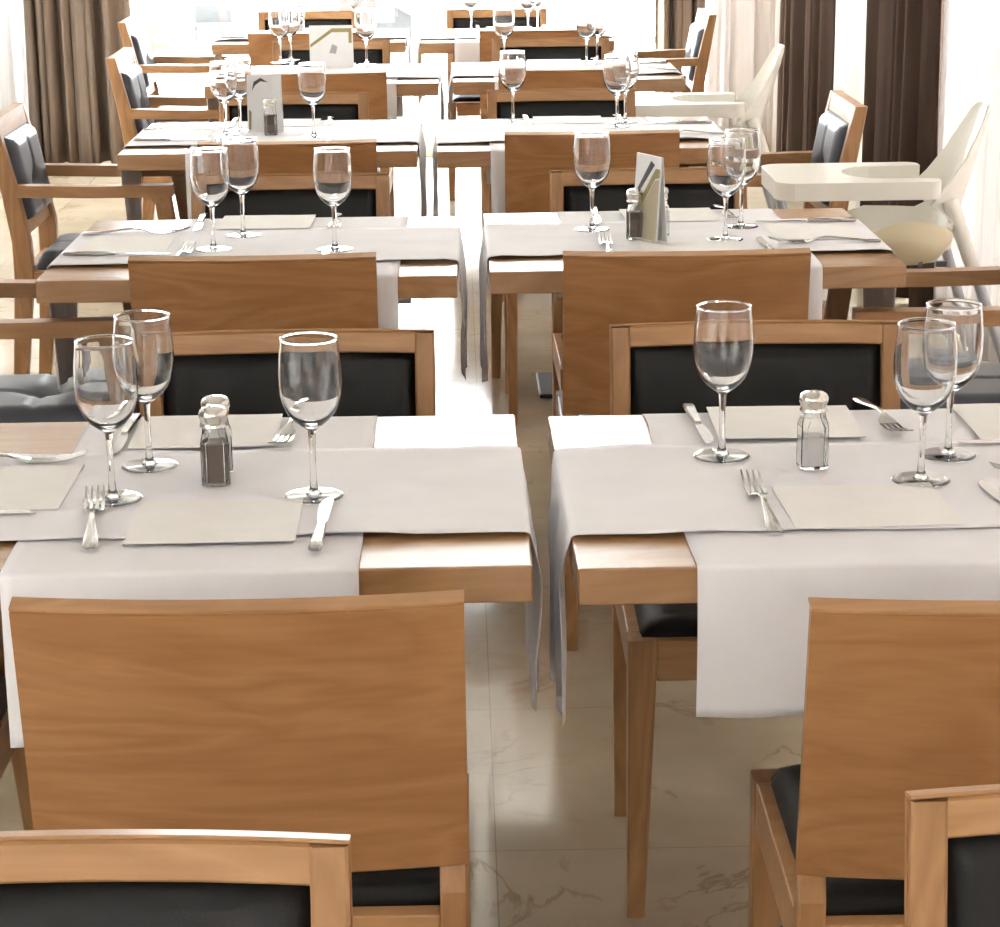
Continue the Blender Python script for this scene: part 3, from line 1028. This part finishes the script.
def make_fork():
    b = B()
    swept(b, [(-0.105, 0.006, 0.0025, 0.0012), (-0.100, 0.0095, 0.0028, 0.0014), (-0.075, 0.0085, 0.004, 0.0014), (-0.04, 0.0052, 0.0085, 0.0014), (-0.008, 0.0035, 0.0125, 0.0018),
              (0.010, 0.0036, 0.0115, 0.0016), (0.020, 0.0085, 0.0085, 0.0011), (0.027, 0.0120, 0.006, 0.0009), (0.037, 0.0130, 0.0035, 0.0009)])
    for k in range(4):
        x = (k - 1.5) * 0.0072
        prism(b, [[(x - w, y, z - 0.0008), (x + w, y, z - 0.0008), (x + w, y, z + 0.0008), (x - w, y, z + 0.0008)]
                  for y, z, w in ((0.036, 0.0036, 0.0023), (0.060, 0.0030, 0.0020), (0.085, 0.0070, 0.0017), (0.106, 0.0130, 0.0009))])
    for v in b.verts:
        v.co.y *= 1.08
    o = obj('fork', b, M_STEEL, None, True, sharp=math.radians(45))
    return tag(o, '', 'fork')

def make_knife():
    t = thing('knife', '', 'knife')
    b = B()
    swept(b, [(-0.108, 0.005, 0.004, 0.002), (-0.104, 0.0085, 0.0045, 0.0034), (-0.07, 0.008, 0.0045, 0.0036), (-0.02, 0.006, 0.0045, 0.0034), (-0.004, 0.0052, 0.0042, 0.003)])
    obj('handle', b, M_STEEL, t, True, sharp=math.radians(45))
    b = B()
    prism(b, [[(x0, y, 0.0036), (x1, y, 0.0036), (x1, y, 0.0046), (x0, y, 0.0046)] for y, x0, x1 in
              ((-0.0038, -0.005, 0.005), (0.01, -0.0075, 0.006), (0.04, -0.0095, 0.0062), (0.075, -0.0095, 0.0062), (0.095, -0.006, 0.006), (0.105, 0.001, 0.005))])
    obj('blade', b, M_STEEL, t)
    return t
NAP, FORK, KNIFE = Proto(make_napkin()), Proto(make_fork()), Proto(make_knife())
rj = random.Random(3)
for (side, r), (cx, cy, a) in TC.items():
    ca, sa = math.cos(a), math.sin(a)
    sg = -1 if side == 'left' else 1        # outer end direction
    where = {'near': 'near-side setting', 'far': 'far-side setting', 'end': 'outer-end setting'}
    # item, setting, dx from table centre, dy from near edge, rotation (0 = pointing away from camera)
    if (side, r) == ('left', 1):
        S = [('n', 'near', 0.025, 0.170, 0.0), ('f', 'near', -0.124, 0.178, 0.12), ('k', 'near', 0.154, 0.148, -0.03),
             ('n', 'far', -0.03, 0.598, 0.02), ('f', 'far', 0.086, 0.60, PI - 0.10), ('k', 'far', -0.142, 0.575, PI - 0.02),
             ('n', 'end', -0.262, 0.330, PI / 2), ('f', 'end', -0.288, 0.450, -PI / 2 + 0.03), ('k', 'end', -0.302, 0.212, -PI / 2 - 0.02)]
    elif (side, r) == ('right', 1):
        S = [('n', 'near', -0.038, 0.200, 0.02), ('f', 'near', -0.162, 0.212, 0.0), ('k', 'near', 0.135, 0.185, 0.10),
             ('n', 'far', -0.075, 0.610, -0.02), ('f', 'far', 0.062, 0.62, PI + 0.10), ('k', 'far', -0.196, 0.595, PI + 0.03),
             ('n', 'end', 0.262, 0.590, PI / 2), ('f', 'end', 0.262, 0.330, PI / 2), ('k', 'end', 0.244, 0.478, PI / 2 + 0.03)]
    else:
        j = lambda s=0.012: rj.uniform(-s, s)
        S = [('n', 'near', 0.0 + j(), 0.170 + j(), j(0.03)), ('f', 'near', -0.150 + j(), 0.180 + j(), j(0.06)), ('k', 'near', 0.150 + j(), 0.165 + j(), j(0.05)),
             ('n', 'far', -0.01 + j(), 0.590 + j(), j(0.03)), ('f', 'far', 0.125 + j(), 0.585 + j(), PI + j(0.06)), ('k', 'far', -0.150 + j(), 0.585 + j(), PI + j(0.05)),
             ('n', 'end', sg * 0.275, 0.345 + j(), PI / 2 + j(0.03)), ('f', 'end', sg * 0.278, 0.345 - sg * 0.125, sg * PI / 2 + j(0.05)),
             ('k', 'end', sg * 0.278, 0.345 + sg * 0.125, sg * PI / 2 + j(0.05))]
    for it, st, dx, dy, rz in S:
        x, y = cx + ca * dx - sa * dy, cy + sa * dx + ca * dy
        lab = 'at the %s of the %s %s table' % (where[st], side, ROWN[r])
        if it == 'n':
            NAP.put((x, y, ZT), rz + a, 'cream paper napkin ' + lab, 'paper napkins')
        elif it == 'f':
            FORK.put((x, y, ZT - 0.001), rz + a, 'steel fork ' + lab, 'forks')
        else:
            KNIFE.put((x, y, ZT - 0.001), rz + a, 'steel table knife ' + lab, 'knives')

# ------------------------------------------------------------------ high chairs (child faces -x)
def make_high_chair():
    t = thing('high_chair', '', 'high chair')
    zt = 0.752
    # tray with a body cut-out at its right side
    outer, n = [], 8
    def corner(cx, cy, r, a0):
        return [(cx + r * math.cos(a0 + k * PI / 2 / n), cy + r * math.sin(a0 + k * PI / 2 / n)) for k in range(n + 1)]
    X0, X1, Y0, Y1 = -0.265, 0.130, -0.172, 0.172
    outline = (corner(X1 - 0.03, Y0 + 0.03, 0.03, -PI / 2) +
               [(X1, -0.115)] + [(0.035 + 0.0, -0.105)] +
               [(0.0 + 0.085 * math.cos(PI * 0.5 + PI * k / 12) + 0.0, -0.105 * math.cos(PI * k / 12)) for k in range(0, 13)] +
               [(0.035, 0.105), (X1, 0.115)] +
               corner(X1 - 0.03, Y1 - 0.03, 0.03, 0) + corner(X0 + 0.05, Y1 - 0.05, 0.05, PI / 2) + corner(X0 + 0.05, Y0 + 0.05, 0.05, PI))
    pts = []
    for p in outline:
        if not pts or (Vector(p) - Vector(pts[-1])).length > 1e-4:
            pts.append(p)
    if (Vector(pts[0]) - Vector(pts[-1])).length < 1e-4:
        pts.pop()
    b = B()
    prism(b, [[(x, y, z) for x, y in pts] for z in (zt - 0.043, zt)])
    bmesh.ops.triangulate(b, faces=[f for f in b.faces if len(f.verts) > 4])
    tr = obj('tray', b, M_PLASTIC, t)
    md = tr.modifiers.new('bevel', 'BEVEL'); md.width = 0.006; md.segments = 2; md.limit_method = 'ANGLE'; md.angle_limit = math.radians(50)
    # bucket seat: backrest, seat pan, side wings as one shell
    P, Q = [], []
    prof = [(0.262, 0.915), (0.258, 0.90), (0.246, 0.86), (0.226, 0.80), (0.204, 0.73), (0.183, 0.66), (0.160, 0.585), (0.13, 0.55), (0.07, 0.543), (0.0, 0.545), (-0.06, 0.555), (-0.10, 0.54)]
    half = [0.030, 0.055, 0.076, 0.094, 0.108, 0.125, 0.145, 0.150, 0.150, 0.148, 0.140, 0.125]
    wing = [0.008, 0.014, 0.022, 0.034, 0.055, 0.08, 0.15, 0.15, 0.15, 0.15, 0.11, 0.05]
    rise = [0.0, 0.0, 0.0, 0.0, 0.01, 0.03, 0.07, 0.09, 0.10, 0.10, 0.07, 0.02]
    m = 16
    for k, (x, z) in enumerate(prof):
        a, c = [], []
        for j in range(m + 1):
            v = j / m * 2 - 1
            e = max(0, abs(v) - 0.72) / 0.28
            back = k <= 5
            dx = -(wing[k] if back else 0.0) * e ** 1.5
            dz = rise[k] * e ** 1.3
            y = v * half[k] + (0.015 * e * (1 if v > 0 else -1))
            a.append((x + dx, y, z + dz))
            inward = 0.006
            c.append((x + dx + inward * (0.8 if back else 0.0), y + inward * 0.6 * e * (1 if v > 0 else -1), z + dz - (0.0 if back else inward)))
        P.append(a); Q.append(c)
    b = B(); grid_solid(b, P, Q)
    st = obj('seat_shell', b, M_PLASTIC, t, True, sharp=math.radians(60))
    # rounded crotch apron / leg-rest shell under the tray on the near side, with strap slots
    P, Q = [], []
    for i in range(21):
        u = i / 20 * 2 - 1
        a, c = [], []
        for j in range(9):
            v = j / 8
            top = 0.030 * (1 - u * u)
            z = lerp(0.612 - 0.055 * (1 - abs(u) ** 2.5), 0.632 + top, v)
            y = -0.185 - 0.045 * math.sin(PI * min(1, v * 0.75 + 0.1)) * (1 - u * u) ** 0.5
            a.append((0.055 + 0.098 * u, y, z)); c.append((0.055 + 0.098 * u, y + 0.006, z))
        P.append(a); Q.append(c)
    b = B(); grid_solid(b, P, Q)
    ap = obj('side_apron', b, M_PLASTIC2, t, True, sharp=math.radians(60))
    for dx, w in ((-0.03, 0.006), (0.02, 0.004), (0.07, 0.012)):
        b = B(); box(b, 0.055 + dx - w, 0.055 + dx + w, -0.206, -0.192, 0.553, 0.566)
        obj('strap_slot', b, M_INK, ap)
    # legs: white sockets above, grey tubes below
    for sx, sy in ((1, -1), (1, 1), (-1, -1), (-1, 1)):
        top = Vector((0.125 * sx + 0.03, 0.13 * sy, 0.70 if sx > 0 else 0.62))
        bot = Vector((0.40 if sx > 0 else -0.36, 0.27 * sy, 0.0))
        mid = top.lerp(bot, 0.20)
        b = B(); tube(b, [mid, bot], 0.0135); lg = obj('leg', b, M_TUBE, t, True, sharp=math.radians(50))
        b = B(); tube(b, [top, top.lerp(bot, 0.24)], [0.020, 0.017]); obj('socket', b, M_PLASTIC, lg, True, sharp=math.radians(50))
    return t
HC = Proto(make_high_chair())
HC.put((1.02, 5.43, 0), 0.0, 'cream plastic high chair with wide tray, beside the sheer behind the right second-row table', 'high chairs')
HC.put((0.76, 7.10, 0), 0.0, 'cream plastic high chair with tray, between the right third-row and fourth-row tables', 'high chairs')

# ------------------------------------------------------------------ stand-ins for unclear grey shapes outside the far window
t = thing('plant_stand_in', 'small grey plant stand-in outside the far window, left of the white planter', 'pot', (-2.80, 20.6, -0.22))
t.scale = (0.5, 0.5, 0.45)
b = B(); lathe(b, [(0, 0), (0.07, 0), (0.09, 0.30), (0.10, 0.30), (0.10, 0.33), (0.08, 0.33), (0.08, 0.31), (0, 0.31)], 20); obj('pot', b, M_OUTGREY, t)
b = B()
pr_ = random.Random(5)
for k in range(26):
    an, tl, ln = pr_.uniform(0, 2 * PI), pr_.uniform(0.2, 1.2), pr_.uniform(0.08, 0.16)
    d = Vector((math.cos(an) * math.sin(tl), math.sin(an) * math.sin(tl), math.cos(tl)))
    sd = Vector((-math.sin(an), math.cos(an), 0)) * 0.014
    o0 = Vector((0, 0, 0.31))
    prism(b, [[o0 - sd * 0.3, o0 + sd * 0.3, o0 + sd * 0.3 + Vector((0, 0, 0.004))], [o0 + d * ln * 0.6 - sd, o0 + d * ln * 0.6 + sd, o0 + d * ln * 0.6 + Vector((0, 0, 0.006))],
              [o0 + d * ln - sd * 0.1, o0 + d * ln + sd * 0.1, o0 + d * ln + Vector((0, 0, 0.003))]])
obj('foliage', b, M_OUTGREY, t)
b = B(); box(b, -0.14, 0.14, -0.14, 0.14, 0, 0.36, 0.02)
o = tag(obj('planter', b, M_TERRACE), 'white block planter stand-in outside the far window', 'planter'); o.location = (-2.55, 20.6, -0.22); o.scale = (0.5, 0.5, 0.5)
t = thing('bench_stand_in', 'small pale grey bench stand-in outside the far window, right of the white planter', 'bench', (-2.22, 20.6, -0.22))
t.scale = (0.85, 0.85, 0.7)
b = B(); box(b, -0.2, 0.2, -0.13, 0.13, 0.26, 0.30, 0.01); obj('seat', b, M_OUTMID, t)
b = B(); prism(b, [[(x, 0.10, 0.30), (x, 0.13, 0.30), (x, 0.17, 0.52), (x, 0.14, 0.52)] for x in (-0.2, 0.2)]); obj('backrest', b, M_OUTMID, t)
for sx in (-1, 1):
    b = B(); post(b, [(sx * 0.17, 0, 0, 0.03, 0.22), (sx * 0.17, 0, 0.26, 0.03, 0.22)]); obj('leg', b, M_OUTMID, t)
# grey outdoor flight with a white diagonal rail
t = thing('ramp_wall', 'pale grey ramp wall with white sloping coping outside the far window', 'wall', (-0.5, 15.5, -0.22))
b = B(); prism(b, [[(-0.30, y, 0), (0.2, y, 0), (0.2, y, 0.62), (-0.30, y, 0.90)] for y in (0, 0.5)]); obj('flank', b, M_OUTMID, t)
b = B(); prism(b, [[(-0.30, y, 0.905), (0.2, y, 0.625), (0.2, y, 0.68), (-0.30, y, 0.96)] for y in (-0.03, 0.53)]); obj('coping', b, M_FRAME, t)
